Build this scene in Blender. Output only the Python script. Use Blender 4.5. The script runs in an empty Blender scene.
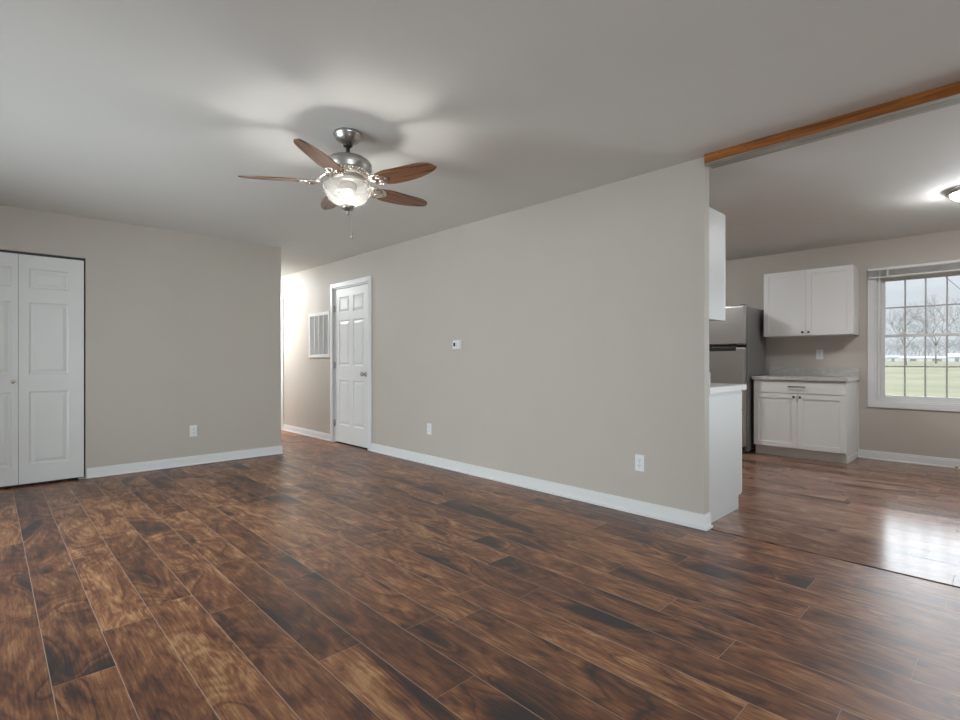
import bpy, bmesh, math, random
from mathutils import Vector, Matrix
random.seed(7)
PI = math.pi
R = math.radians
S = bpy.context.scene
COL = S.collection

# ------------------------------------------------------------------ camera
cam_d = bpy.data.cameras.new('camera')
cam = bpy.data.objects.new('camera', cam_d)
COL.objects.link(cam)
cam_d.sensor_fit = 'HORIZONTAL'
cam_d.sensor_width = 36.0
cam_d.lens = 36.0 * 512.61 / 960.0
cam_d.clip_start = 0.05
cam_d.clip_end = 1000
cam.location = (0, 0, 1.11)
cam.rotation_euler = (R(90), 0, -R(43.883))
S.camera = cam

# ------------------------------------------------------------------ exposure
S.view_settings.view_transform = 'Standard'
S.view_settings.look = 'None'
S.view_settings.gamma = 1.0
S.view_settings.use_curve_mapping = False
S.view_settings.exposure = 0.0

# ------------------------------------------------------------------ overcast sky
SKY_LOW, SKY_HIGH = 0.86, 3.2
GLOW_PEAK = 9.5
SIDE_FILL_W = 120.0
BACK_FILL_W = 140.0
PATIO_FILL_W = 108.0
FAN_GLOW = 700.0
KITCHEN_GLOW = 122.0
HALL_GLOW = 440.0
W = bpy.data.worlds.new('overcast_sky')
S.world = W
W.use_nodes = True
nt = W.node_tree
nt.nodes.clear()
wo = nt.nodes.new('ShaderNodeOutputWorld')
bg = nt.nodes.new('ShaderNodeBackground')
geo = nt.nodes.new('ShaderNodeTexCoord')
sep = nt.nodes.new('ShaderNodeSeparateXYZ')
mr = nt.nodes.new('ShaderNodeMapRange')
mr.inputs['From Min'].default_value = 0.10
mr.inputs['From Max'].default_value = 0.55
mr.inputs['To Min'].default_value = SKY_LOW
mr.inputs['To Max'].default_value = SKY_HIGH
nt.links.new(geo.outputs['Generated'], sep.inputs[0])
nt.links.new(sep.outputs['Z'], mr.inputs['Value'])
bg.inputs['Color'].default_value = (0.89, 0.93, 1.0, 1)
# the veiled sun: a broad bright patch of cloud high beyond the kitchen window
dot = nt.nodes.new('ShaderNodeVectorMath')
dot.operation = 'DOT_PRODUCT'
gd = Vector((1.0, 0.10, 0.50)).normalized()
dot.inputs[1].default_value = gd
nt.links.new(geo.outputs['Generated'], dot.inputs[0])
m2 = nt.nodes.new('ShaderNodeMapRange')
m2.interpolation_type = 'SMOOTHERSTEP'
m2.inputs['From Min'].default_value = math.cos(R(19))
m2.inputs['From Max'].default_value = 1.0
m2.inputs['To Min'].default_value = 0.0
m2.inputs['To Max'].default_value = GLOW_PEAK
nt.links.new(dot.outputs['Value'], m2.inputs['Value'])
ad = nt.nodes.new('ShaderNodeMath')
ad.operation = 'ADD'
nt.links.new(mr.outputs[0], ad.inputs[0])
nt.links.new(m2.outputs[0], ad.inputs[1])
nt.links.new(ad.outputs[0], bg.inputs['Strength'])
nt.links.new(bg.outputs[0], wo.inputs[0])


def area(name, loc, rot, sx, sy, power, col, portal=False):
    d = bpy.data.lights.new(name, 'AREA')
    d.shape = 'RECTANGLE'
    d.size, d.size_y = sx, sy
    d.energy = power
    d.color = col
    if portal:
        d.cycles.is_portal = True
    o = bpy.data.objects.new(name, d)
    COL.objects.link(o)
    o.location = loc
    o.rotation_euler = rot
    return o


# added fill lamps outside assumed, unseen openings; portal at the kitchen window
area('added_daylight_side', (-1.72, 3.60, 1.12), (0, -PI/2 + R(10), 0), 2.0, 2.6, SIDE_FILL_W, (0.88, 0.94, 1.0))
area('added_daylight_back', (-0.1, -3.05, 1.50), (R(68), 0, 0), 1.9, 1.4, BACK_FILL_W, (0.88, 0.94, 1.0))
area('added_daylight_patio', (7.5, -1.0, 1.05), (0, PI/2, 0), 2.0, 1.7, PATIO_FILL_W, (0.86, 0.92, 1.0))
area('portal_kitchen_window', (7.30, 0.648, 1.36), (0, PI/2, 0), 1.42, 0.84, 1.0, (1, 1, 1), portal=True)

# ------------------------------------------------------------------ materials
def new_mat(name):
    m = bpy.data.materials.new(name)
    m.use_nodes = True
    n = m.node_tree
    return m, n, n.nodes['Principled BSDF']


def N(n, kind, **kw):
    x = n.nodes.new(kind)
    for k, v in kw.items():
        setattr(x, k, v)
    return x


def L(n, a, b):
    n.links.new(a, b)


def math_node(n, op, a, b=None, c=None):
    x = N(n, 'ShaderNodeMath', operation=op)
    for i, v in enumerate((a, b, c)):
        if v is None:
            continue
        if isinstance(v, (int, float)):
            x.inputs[i].default_value = v
        else:
            L(n, v, x.inputs[i])
    return x.outputs[0]


def paint(name, col, rough=0.5, var=0.03, scale=6.0, bump=0.0, bscale=300.0, metal=0.0, spec=0.5):
    m, n, b = new_mat(name)
    tc = N(n, 'ShaderNodeTexCoord')
    no = N(n, 'ShaderNodeTexNoise')
    no.inputs['Scale'].default_value = scale
    no.inputs['Detail'].default_value = 4
    L(n, tc.outputs['Object'], no.inputs['Vector'])
    r = N(n, 'ShaderNodeValToRGB')
    c = Vector(col)
    r.color_ramp.elements[0].position = 0.3
    r.color_ramp.elements[1].position = 0.7
    r.color_ramp.elements[0].color = (*(c * (1 - var)), 1)
    r.color_ramp.elements[1].color = (*(c * (1 + var)), 1)
    L(n, no.outputs['Fac'], r.inputs[0])
    L(n, r.outputs[0], b.inputs['Base Color'])
    b.inputs['Roughness'].default_value = rough
    b.inputs['Metallic'].default_value = metal
    b.inputs['Specular IOR Level'].default_value = spec
    if bump:
        n2 = N(n, 'ShaderNodeTexNoise')
        n2.inputs['Scale'].default_value = bscale
        L(n, tc.outputs['Object'], n2.inputs['Vector'])
        bp = N(n, 'ShaderNodeBump')
        bp.inputs['Strength'].default_value = bump
        bp.inputs['Distance'].default_value = 0.002
        L(n, n2.outputs['Fac'], bp.inputs['Height'])
        L(n, bp.outputs[0], b.inputs['Normal'])
    return m


def brushed(name, col, rough, stretch=(1, 60, 60)):
    m, n, b = new_mat(name)
    tc = N(n, 'ShaderNodeTexCoord')
    mp = N(n, 'ShaderNodeMapping')
    mp.inputs['Scale'].default_value = stretch
    no = N(n, 'ShaderNodeTexNoise')
    no.inputs['Scale'].default_value = 8
    no.inputs['Detail'].default_value = 5
    L(n, tc.outputs['Object'], mp.inputs[0])
    L(n, mp.outputs[0], no.inputs['Vector'])
    mr_ = N(n, 'ShaderNodeMapRange')
    mr_.inputs['To Min'].default_value = rough - 0.06
    mr_.inputs['To Max'].default_value = rough + 0.06
    L(n, no.outputs['Fac'], mr_.inputs[0])
    L(n, mr_.outputs[0], b.inputs['Roughness'])
    b.inputs['Base Color'].default_value = (*col, 1)
    b.inputs['Metallic'].default_value = 1.0
    return m


def planks(name, ramp, width, length, rough, seam_glint_col, tone_lo, tone_hi, seam_amt, spec=0.5):
    m, n, b = new_mat(name)
    tc = N(n, 'ShaderNodeTexCoord')
    sp = N(n, 'ShaderNodeSeparateXYZ')
    L(n, tc.outputs['Object'], sp.inputs[0])
    X, Y = sp.outputs['X'], sp.outputs['Y']
    u = math_node(n, 'DIVIDE', X, width)
    u = math_node(n, 'ADD', u, 0.12)
    row = math_node(n, 'FLOOR', u)
    fu = math_node(n, 'FRACT', u)
    wn = N(n, 'ShaderNodeTexWhiteNoise', noise_dimensions='1D')
    L(n, row, wn.inputs['W'])
    v = math_node(n, 'DIVIDE', Y, length)
    v = math_node(n, 'ADD', v, wn.outputs['Value'])
    colm = math_node(n, 'FLOOR', v)
    fv = math_node(n, 'FRACT', v)
    cb = N(n, 'ShaderNodeCombineXYZ')
    L(n, row, cb.inputs[0])
    L(n, colm, cb.inputs[1])
    wn2 = N(n, 'ShaderNodeTexWhiteNoise', noise_dimensions='3D')
    L(n, cb.outputs[0], wn2.inputs['Vector'])
    # wood grain, each board with its own offset
    off = N(n, 'ShaderNodeVectorMath', operation='SCALE')
    L(n, wn2.outputs['Color'], off.inputs[0])
    off.inputs['Scale'].default_value = 40
    base = N(n, 'ShaderNodeVectorMath', operation='ADD')
    L(n, tc.outputs['Object'], base.inputs[0])
    L(n, off.outputs[0], base.inputs[1])
    mp = N(n, 'ShaderNodeMapping')
    mp.inputs['Scale'].default_value = (1.0, 0.34, 1.0)
    L(n, base.outputs[0], mp.inputs[0])
    n1 = N(n, 'ShaderNodeTexNoise')                 # broad cloudy figure
    n1.inputs['Scale'].default_value = 9.0
    n1.inputs['Detail'].default_value = 5.0
    n1.inputs['Roughness'].default_value = 0.6
    n1.inputs['Distortion'].default_value = 1.2
    L(n, mp.outputs[0], n1.inputs['Vector'])
    wv = N(n, 'ShaderNodeTexNoise')                 # swirling grain lines: contour bands of a smooth noise
    wv.inputs['Scale'].default_value = 4.6
    wv.inputs['Detail'].default_value = 0.5
    wv.inputs['Distortion'].default_value = 0.6
    L(n, mp.outputs[0], wv.inputs['Vector'])
    bands = math_node(n, 'PINGPONG', math_node(n, 'MULTIPLY', wv.outputs['Fac'], 24.0), 1.0)
    crack = math_node(n, 'ABSOLUTE', math_node(n, 'SUBTRACT', wv.outputs['Fac'], 0.60))   # one dark contour round each knot
    ck = N(n, 'ShaderNodeMapRange', interpolation_type='SMOOTHSTEP')
    ck.inputs['From Min'].default_value = 0.0
    ck.inputs['From Max'].default_value = 0.012
    ck.inputs['To Min'].default_value = 1.0
    ck.inputs['To Max'].default_value = 0.0
    L(n, crack, ck.inputs[0])
    kn = N(n, 'ShaderNodeMapRange', interpolation_type='SMOOTHSTEP')                        # dark heart inside it
    kn.inputs['From Min'].default_value = 0.60
    kn.inputs['From Max'].default_value = 0.76
    L(n, wv.outputs['Fac'], kn.inputs[0])
    mp2 = N(n, 'ShaderNodeMapping')
    mp2.inputs['Scale'].default_value = (90.0, 5.0, 1.0)
    L(n, base.outputs[0], mp2.inputs[0])
    n2 = N(n, 'ShaderNodeTexNoise')                 # fine streaks along the board
    n2.inputs['Scale'].default_value = 1.5
    n2.inputs['Detail'].default_value = 5.0
    n2.inputs['Roughness'].default_value = 0.7
    n2.inputs['Distortion'].default_value = 0.5
    L(n, mp2.outputs[0], n2.inputs['Vector'])
    t = math_node(n, 'MULTIPLY', n1.outputs['Fac'], 0.85)
    t = math_node(n, 'ADD', t, math_node(n, 'MULTIPLY', bands, 0.09))
    t = math_node(n, 'ADD', t, math_node(n, 'MULTIPLY', n2.outputs['Fac'], 0.68))
    t = math_node(n, 'SUBTRACT', t, 0.225)
    t = math_node(n, 'SUBTRACT', t, math_node(n, 'MULTIPLY', ck.outputs[0], 0.14))
    t = math_node(n, 'SUBTRACT', t, math_node(n, 'MULTIPLY', kn.outputs[0], 0.30))
    t = math_node(n, 'ADD', t, math_node(n, 'MULTIPLY', math_node(n, 'SUBTRACT', wn2.outputs['Value'], 0.5), 0.14))
    rp = N(n, 'ShaderNodeValToRGB')
    els = rp.color_ramp.elements
    els[0].position, els[0].color = ramp[0][0], (*ramp[0][1], 1)
    els[1].position, els[1].color = ramp[-1][0], (*ramp[-1][1], 1)
    for p_, c_ in ramp[1:-1]:
        e = els.new(p_)
        e.color = (*c_, 1)
    L(n, t, rp.inputs[0])
    # board tone
    tone = N(n, 'ShaderNodeMapRange')
    tone.inputs['To Min'].default_value = tone_lo
    tone.inputs['To Max'].default_value = tone_hi
    L(n, wn2.outputs['Value'], tone.inputs[0])
    mul = N(n, 'ShaderNodeVectorMath', operation='SCALE')
    L(n, rp.outputs[0], mul.inputs[0])
    L(n, tone.outputs[0], mul.inputs['Scale'])
    # seams; the glint along each groove is painted in as a paler colour
    eu = math_node(n, 'MULTIPLY', math_node(n, 'MINIMUM', fu, math_node(n, 'SUBTRACT', 1.0, fu)), width)
    ev = math_node(n, 'MULTIPLY', math_node(n, 'MINIMUM', fv, math_node(n, 'SUBTRACT', 1.0, fv)), length)
    d = math_node(n, 'MINIMUM', eu, math_node(n, 'ADD', ev, 0.0006))
    sm = N(n, 'ShaderNodeMapRange', interpolation_type='SMOOTHSTEP')
    sm.inputs['From Min'].default_value = 0.0006
    sm.inputs['From Max'].default_value = 0.0021
    sm.inputs['To Min'].default_value = 1.0
    sm.inputs['To Max'].default_value = 0.0
    L(n, d, sm.inputs[0])
    mx = N(n, 'ShaderNodeMix', data_type='RGBA')
    L(n, math_node(n, 'MULTIPLY', sm.outputs[0], seam_amt), mx.inputs['Factor'])
    L(n, mul.outputs[0], mx.inputs[6])
    mx.inputs[7].default_value = (*seam_glint_col, 1)
    L(n, mx.outputs[2], b.inputs['Base Color'])
    rr = N(n, 'ShaderNodeMapRange')
    rr.inputs['To Min'].default_value = rough - 0.05
    rr.inputs['To Max'].default_value = rough + 0.07
    L(n, n2.outputs['Fac'], rr.inputs[0])
    L(n, rr.outputs[0], b.inputs['Roughness'])
    b.inputs['Specular IOR Level'].default_value = spec
    hgt = math_node(n, 'SUBTRACT', math_node(n, 'MULTIPLY', n2.outputs['Fac'], 0.12), sm.outputs[0])
    bp = N(n, 'ShaderNodeBump')
    bp.inputs['Strength'].default_value = 0.35
    bp.inputs['Distance'].default_value = 0.0012
    L(n, hgt, bp.inputs['Height'])
    L(n, bp.outputs[0], b.inputs['Normal'])
    return m


def wood(name, dark, mid, light, axis='Y', rough=0.4, scale=1.0, spec=0.5):
    m, n, b = new_mat(name)
    tc = N(n, 'ShaderNodeTexCoord')
    mp = N(n, 'ShaderNodeMapping')
    sc = [22 * scale] * 3
    sc['XYZ'.index(axis)] = 1.3 * scale
    mp.inputs['Scale'].default_value = sc
    L(n, tc.outputs['Object'], mp.inputs[0])
    no = N(n, 'ShaderNodeTexNoise')
    no.inputs['Scale'].default_value = 1.8
    no.inputs['Detail'].default_value = 6
    no.inputs['Distortion'].default_value = 0.9
    L(n, mp.outputs[0], no.inputs['Vector'])
    rp = N(n, 'ShaderNodeValToRGB')
    e = rp.color_ramp.elements
    e[0].position, e[0].color = 0.28, (*dark, 1)
    e[1].position, e[1].color = 0.74, (*light, 1)
    x = e.new(0.5)
    x.color = (*mid, 1)
    L(n, no.outputs['Fac'], rp.inputs[0])
    vo = N(n, 'ShaderNodeTexVoronoi')
    mpk = N(n, 'ShaderNodeMapping')
    kk = [9.0] * 3
    kk['XYZ'.index(axis)] = 3.2
    mpk.inputs['Scale'].default_value = kk
    L(n, tc.outputs['Object'], mpk.inputs[0])
    L(n, mpk.outputs[0], vo.inputs['Vector'])
    kn = N(n, 'ShaderNodeMapRange', interpolation_type='SMOOTHSTEP')
    kn.inputs['From Min'].default_value = 0.05
    kn.inputs['From Max'].default_value = 0.15
    kn.inputs['To Min'].default_value = 0.85
    kn.inputs['To Max'].default_value = 0.0
    L(n, vo.outputs['Distance'], kn.inputs[0])
    mx = N(n, 'ShaderNodeMix', data_type='RGBA')
    L(n, kn.outputs[0], mx.inputs['Factor'])
    L(n, rp.outputs[0], mx.inputs[6])
    mx.inputs[7].default_value = (*(Vector(dark) * 0.4), 1)
    L(n, mx.outputs[2], b.inputs['Base Color'])
    b.inputs['Roughness'].default_value = rough
    b.inputs['Specular IOR Level'].default_value = spec
    bp = N(n, 'ShaderNodeBump')
    bp.inputs['Strength'].default_value = 0.2
    bp.inputs['Distance'].default_value = 0.001
    L(n, no.outputs['Fac'], bp.inputs['Height'])
    L(n, bp.outputs[0], b.inputs['Normal'])
    return m


def glow(name, col, strength):
    m, n, b = new_mat(name)
    b.inputs['Base Color'].default_value = (0.9, 0.9, 0.88, 1)
    b.inputs['Emission Color'].default_value = (*col, 1)
    b.inputs['Emission Strength'].default_value = strength
    b.inputs['Roughness'].default_value = 0.25
    return m


def pane_glass(name):
    m, n, b = new_mat(name)
    n.nodes.remove(b)
    out = n.nodes['Material Output']
    tr = N(n, 'ShaderNodeBsdfTransparent')
    tr.inputs[0].default_value = (0.96, 0.985, 0.98, 1)
    gl = N(n, 'ShaderNodeBsdfGlossy')
    gl.inputs['Roughness'].default_value = 0.02
    fr = N(n, 'ShaderNodeFresnel')
    fr.inputs['IOR'].default_value = 1.45
    mx = N(n, 'ShaderNodeMixShader')
    L(n, fr.outputs[0], mx.inputs[0])
    L(n, tr.outputs[0], mx.inputs[1])
    L(n, gl.outputs[0], mx.inputs[2])
    L(n, mx.outputs[0], out.inputs[0])
    return m


def bowl_glass(name):
    m, n, b = new_mat(name)
    n.nodes.remove(b)
    out = n.nodes['Material Output']
    tr = N(n, 'ShaderNodeBsdfTransparent')
    tr.inputs[0].default_value = (0.24, 0.24, 0.237, 1)
    tl = N(n, 'ShaderNodeBsdfTranslucent')
    tl.inputs[0].default_value = (0.95, 0.93, 0.9, 1)
    gl = N(n, 'ShaderNodeBsdfGlossy')
    gl.inputs['Roughness'].default_value = 0.3
    df = N(n, 'ShaderNodeBsdfDiffuse')
    df.inputs[0].default_value = (0.85, 0.84, 0.8, 1)
    m1 = N(n, 'ShaderNodeMixShader')
    m1.inputs[0].default_value = 0.026
    L(n, tr.outputs[0], m1.inputs[1])
    L(n, tl.outputs[0], m1.inputs[2])
    m3 = N(n, 'ShaderNodeMixShader')
    m3.inputs[0].default_value = 0.016
    L(n, m1.outputs[0], m3.inputs[1])
    L(n, df.outputs[0], m3.inputs[2])
    m2 = N(n, 'ShaderNodeMixShader')
    fr = N(n, 'ShaderNodeFresnel')
    fr.inputs['IOR'].default_value = 1.45
    L(n, math_node(n, 'MULTIPLY', fr.outputs[0], 0.25), m2.inputs[0])
    L(n, m3.outputs[0], m2.inputs[1])
    L(n, gl.outputs[0], m2.inputs[2])
    L(n, m2.outputs[0], out.inputs[0])
    return m


def grass_mat(name):
    m, n, b = new_mat(name)
    tc = N(n, 'ShaderNodeTexCoord')
    no = N(n, 'ShaderNodeTexNoise')
    no.inputs['Scale'].default_value = 0.12
    no.inputs['Detail'].default_value = 9
    no.inputs['Roughness'].default_value = 0.65
    L(n, tc.outputs['Object'], no.inputs['Vector'])
    rp = N(n, 'ShaderNodeValToRGB')
    e = rp.color_ramp.elements
    e[0].position, e[0].color = 0.32, (0.17, 0.178, 0.105, 1)
    e[1].position, e[1].color = 0.68, (0.30, 0.275, 0.20, 1)
    L(n, no.outputs['Fac'], rp.inputs[0])
    L(n, rp.outputs[0], b.inputs['Base Color'])
    b.inputs['Roughness'].default_value = 0.95
    b.inputs['Specular IOR Level'].default_value = 0.1
    return m


def laminate(name, a_, b_, rough):
    m, n, b = new_mat(name)
    tc = N(n, 'ShaderNodeTexCoord')
    mp = N(n, 'ShaderNodeMapping')
    mp.inputs['Scale'].default_value = (6, 2.2, 6)
    L(n, tc.outputs['Object'], mp.inputs[0])
    no = N(n, 'ShaderNodeTexNoise')
    no.inputs['Scale'].default_value = 4
    no.inputs['Detail'].default_value = 7
    no.inputs['Distortion'].default_value = 1.4
    L(n, mp.outputs[0], no.inputs['Vector'])
    rp = N(n, 'ShaderNodeValToRGB')
    e = rp.color_ramp.elements
    e[0].position, e[0].color = 0.35, (*a_, 1)
    e[1].position, e[1].color = 0.66, (*b_, 1)
    L(n, no.outputs['Fac'], rp.inputs[0])
    L(n, rp.outputs[0], b.inputs['Base Color'])
    b.inputs['Roughness'].default_value = rough
    return m


M = dict(
    wall=paint('greige_wall_paint', (0.545, 0.505, 0.45), 0.62, 0.012, 3, 0.05, 260),
    ceil=paint('flat_white_ceiling_paint', (0.72, 0.725, 0.70), 0.8, 0.01, 3, 0.05, 180),
    trim=paint('white_trim_paint', (0.80, 0.81, 0.81), 0.35, 0.01, 4),
    door=paint('white_door_paint', (0.76, 0.765, 0.755), 0.42, 0.012, 5, 0.06, 140),
    cab=paint('white_cabinet_paint', (0.79, 0.80, 0.785), 0.38, 0.008, 5),
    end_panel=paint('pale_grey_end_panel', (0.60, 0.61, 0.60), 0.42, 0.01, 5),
    plastic=paint('white_plastic', (0.82, 0.84, 0.86), 0.35, 0.01, 10),
    dark=paint('dark_gap', (0.012, 0.011, 0.010), 0.7, 0.02),  # near-black for painted shade at the doors and for the floor seam
    black=paint('black_metal', (0.016, 0.015, 0.014), 0.38, 0.05, 20),
    slot=paint('dark_slot', (0.03, 0.03, 0.03), 0.6, 0.02),
    lcd=paint('dark_display', (0.02, 0.025, 0.025), 0.2, 0.02),
    nickel=brushed('brushed_nickel', (0.47, 0.46, 0.43), 0.34, (2, 2, 40)),
    nickel_bright=brushed('bright_nickel', (0.80, 0.74, 0.68), 0.24, (10, 10, 10)),
    steel=brushed('stainless_steel', (0.52, 0.51, 0.50), 0.34, (40, 1, 40)),
    fridge_side=paint('grey_fridge_side', (0.20, 0.195, 0.19), 0.42, 0.03, 14),
    counter=laminate('grey_laminate', (0.46, 0.455, 0.43), (0.60, 0.595, 0.57), 0.4),
    counter_edge=paint('pale_laminate_edge', (0.62, 0.615, 0.585), 0.4, 0.02),
    beam=wood('orange_stained_beam', (0.08, 0.020, 0.004), (0.31, 0.10, 0.013), (0.48, 0.18, 0.03), 'Y', 0.55, 0.8),
    beam_under=wood('grey_beam_underside', (0.22, 0.19, 0.16), (0.36, 0.34, 0.30), (0.52, 0.51, 0.47), 'Y', 0.42, 0.7),
    blade=wood('walnut_fan_blade', (0.08, 0.034, 0.017), (0.25, 0.118, 0.060), (0.36, 0.19, 0.10), 'X', 0.32, 1.4),
    bowl=bowl_glass('frosted_bowl_glass'),
    glass=pane_glass('window_pane'),
    bulb=glow('fan_bulb_glow', (1.0, 0.96, 0.91), FAN_GLOW),
    klight=glow('kitchen_light_glass', (0.97, 0.98, 1.0), KITCHEN_GLOW),
    hlight=glow('hall_light_glass', (0.93, 0.97, 1.0), HALL_GLOW),
    vinyl=paint('white_vinyl', (0.78, 0.79, 0.78), 0.35, 0.01),
    muntin=paint('grille_bar', (0.52, 0.52, 0.53), 0.4, 0.01),
    slat=paint('blind_slat', (0.83, 0.83, 0.81), 0.4, 0.02, 30),
    bark=paint('bare_bark', (0.36, 0.335, 0.33), 0.9, 0.15, 3),
    bark_far=paint('hazy_grey_bark', (0.42, 0.42, 0.44), 0.9, 0.1, 3),  # distance haze mixed into the bark as a paler blue-grey
    grass=grass_mat('winter_grass'),
    siding=paint('white_siding', (0.80, 0.81, 0.82), 0.6, 0.03),
    roof=paint('pale_metal_roof', (0.62, 0.63, 0.66), 0.5, 0.05),
    roof_dark=paint('grey_shingle_roof', (0.35, 0.35, 0.37), 0.7, 0.06),
    wire=paint('cable_black', (0.12, 0.12, 0.13), 0.6, 0.02),
    brass=brushed('satin_brass', (0.55, 0.47, 0.35), 0.35, (6, 6, 6)),
    floor=planks('dark_acacia_laminate',
                 [(0.24, (0.026, 0.020, 0.024)), (0.38, (0.062, 0.029, 0.023)), (0.52, (0.158, 0.057, 0.028)),
                  (0.66, (0.290, 0.120, 0.052)), (0.84, (0.52, 0.29, 0.135))],
                 0.180, 1.22, 0.37, (0.52, 0.40, 0.32), 0.88, 1.10, 0.7, 0.7),
    kfloor=planks('kitchen_acacia_laminate',
                  [(0.26, (0.085, 0.046, 0.034)), (0.45, (0.165, 0.088, 0.062)), (0.60, (0.235, 0.132, 0.092)),
                   (0.80, (0.34, 0.215, 0.155))],
                  0.180, 1.22, 0.16, (0.30, 0.24, 0.20), 0.88, 1.1, 0.5, 0.13),
)

# ------------------------------------------------------------------ geometry helpers
def box(bm, x0, x1, y0, y1, z0, z1, mi=0, bevel=0.0, seg=2):
    if x0 > x1: x0, x1 = x1, x0
    if y0 > y1: y0, y1 = y1, y0
    if z0 > z1: z0, z1 = z1, z0
    t = bmesh.new()
    bmesh.ops.create_cube(t, size=1.0)
    for v in t.verts:
        v.co = Vector(((x0 + x1) / 2 + v.co.x * (x1 - x0), (y0 + y1) / 2 + v.co.y * (y1 - y0), (z0 + z1) / 2 + v.co.z * (z1 - z0)))
    if bevel > 0:
        bmesh.ops.bevel(t, geom=list(t.edges), offset=min(bevel, 0.45 * min(x1 - x0, y1 - y0, z1 - z0)),
                        segments=seg, profile=0.5, affect='EDGES')
    for f in t.faces:
        f.material_index = mi
        f.smooth = False
    merge(bm, t)


def merge(bm, t, mat=None):
    me = bpy.data.meshes.new('tmp')
    if mat is not None:
        bmesh.ops.transform(t, matrix=mat, verts=t.verts)
    t.to_mesh(me)
    t.free()
    bm.from_mesh(me)
    bpy.data.meshes.remove(me)


def lathe(bm, prof, c=(0, 0, 0), n=40, mi=0, smooth=True, axis='Z', cap=True):
    rows = []
    for r, z in prof:
        row = []
        for i in range(n):
            a = 2 * PI * i / n
            p = (r * math.cos(a), r * math.sin(a), z)
            if axis == 'X':
                p = (p[2], p[0], p[1])
            elif axis == 'Y':
                p = (p[1], p[2], p[0])
            row.append(bm.verts.new((c[0] + p[0], c[1] + p[1], c[2] + p[2])))
        rows.append(row)
    for a, b in zip(rows, rows[1:]):
        for i in range(n):
            j = (i + 1) % n
            f = bm.faces.new((a[i], a[j], b[j], b[i]))
            f.smooth = smooth
            f.material_index = mi
    if cap:
        for row in (rows[0], rows[-1]):
            try:
                f = bm.faces.new(row)
                f.material_index = mi
            except ValueError:
                pass


def tube(bm, pts, rad, n=8, mi=0, closed=False):
    pts = [Vector(p) for p in pts]
    k = len(pts)
    rows = []
    prev = None
    for i, p in enumerate(pts):
        if closed:
            d = pts[(i + 1) % k] - pts[(i - 1) % k]
        else:
            d = pts[min(i + 1, k - 1)] - pts[max(i - 1, 0)]
        d.normalize()
        up = Vector((0, 0, 1)) if abs(d.z) < 0.9 else Vector((1, 0, 0))
        if prev is not None:
            s = prev - d * prev.dot(d)
            s = s.normalized() if s.length > 1e-6 else d.cross(up).normalized()
        else:
            s = d.cross(up).normalized()
        prev = s
        t = d.cross(s)
        r = rad[i] if isinstance(rad, (list, tuple)) else rad
        rows.append([bm.verts.new(p + (s * math.cos(2 * PI * j / n) + t * math.sin(2 * PI * j / n)) * r) for j in range(n)])
    rng = range(k) if closed else range(k - 1)
    for i in rng:
        a, b = rows[i], rows[(i + 1) % k]
        for j in range(n):
            f = bm.faces.new((a[j], a[(j + 1) % n], b[(j + 1) % n], b[j]))
            f.smooth = True
            f.material_index = mi
    if not closed:
        for row in (rows[0], rows[-1]):
            bm.faces.new(row).material_index = mi


def obj(name, bm, mats, parent=None, loc=None, recalc=True):
    """links ONE mesh object; vertices are given in the parent's (or the object's own) frame"""
    if recalc:
        bmesh.ops.recalc_face_normals(bm, faces=bm.faces)
    me = bpy.data.meshes.new(name)
    bm.to_mesh(me)
    bm.free()
    for m in (mats if isinstance(mats, (list, tuple)) else [mats]):
        me.materials.append(m)
    o = bpy.data.objects.new(name, me)
    COL.objects.link(o)
    if parent is not None:
        o.parent = parent
    if loc is not None:
        o.location = loc
    return o


def tag(o, label=None, cat=None, group=None, kind=None):
    for k, v in (('label', label), ('category', cat), ('group', group), ('kind', kind)):
        if v:
            o[k] = v
    return o


def empty(name, loc=(0, 0, 0), rz=0.0):
    o = bpy.data.objects.new(name, None)
    o.empty_display_size = 0.1
    COL.objects.link(o)
    o.location = loc
    o.rotation_euler = (0, 0, rz)
    return o


def struct(name, bm, mats, parent=None, label=None, loc=None):
    o = obj(name, bm, mats, parent, loc)
    if parent is None:
        o['kind'] = 'structure'
        if label:
            o['label'] = label
    return o


def copy_tree(o, parent=None):
    c = o.copy()
    COL.objects.link(c)
    if parent is not None:
        c.parent = parent
    for ch in list(o.children):
        copy_tree(ch, c)
    return c


def B():
    return bmesh.new()


# ------------------------------------------------------------------ room dimensions
H = 2.44
XW = 3.385          # long wall, living side
XWB = 3.460         # long wall, kitchen side
YE = 1.400          # its free end
YL = 6.0            # closet wall
XC = 2.505          # its free end, at the hall
XK = 7.14           # kitchen window wall
YH = 9.3            # end of the hall
XS, YB = -1.32, -2.70   # walls behind the camera
YK = 4.6

# ------------------------------------------------------------------ shell
b = B(); box(b, XS, 3.408, YB, YH, -0.12, 0.0)
struct('floor', b, M['floor'], label='dark brown wood plank floor of the living room')
b = B(); box(b, 3.420, XK, YB, YK, -0.12, 0.004)
struct('floor_kitchen', b, M['kfloor'], label='glossy reddish brown plank floor of the kitchen')
b = B(); box(b, 3.408, 3.420, YB, YE + 0.02, -0.12, -0.004)  # near-black strip set between the two floor slabs
struct('trim_1', b, M['dark'], label='dark strip between living room and kitchen floor')
b = B(); box(b, XS - 0.15, XK + 0.15, YB - 0.15, YH + 0.15, H, H + 0.12)
struct('ceiling', b, M['ceil'], label='flat greyish white ceiling')


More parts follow.
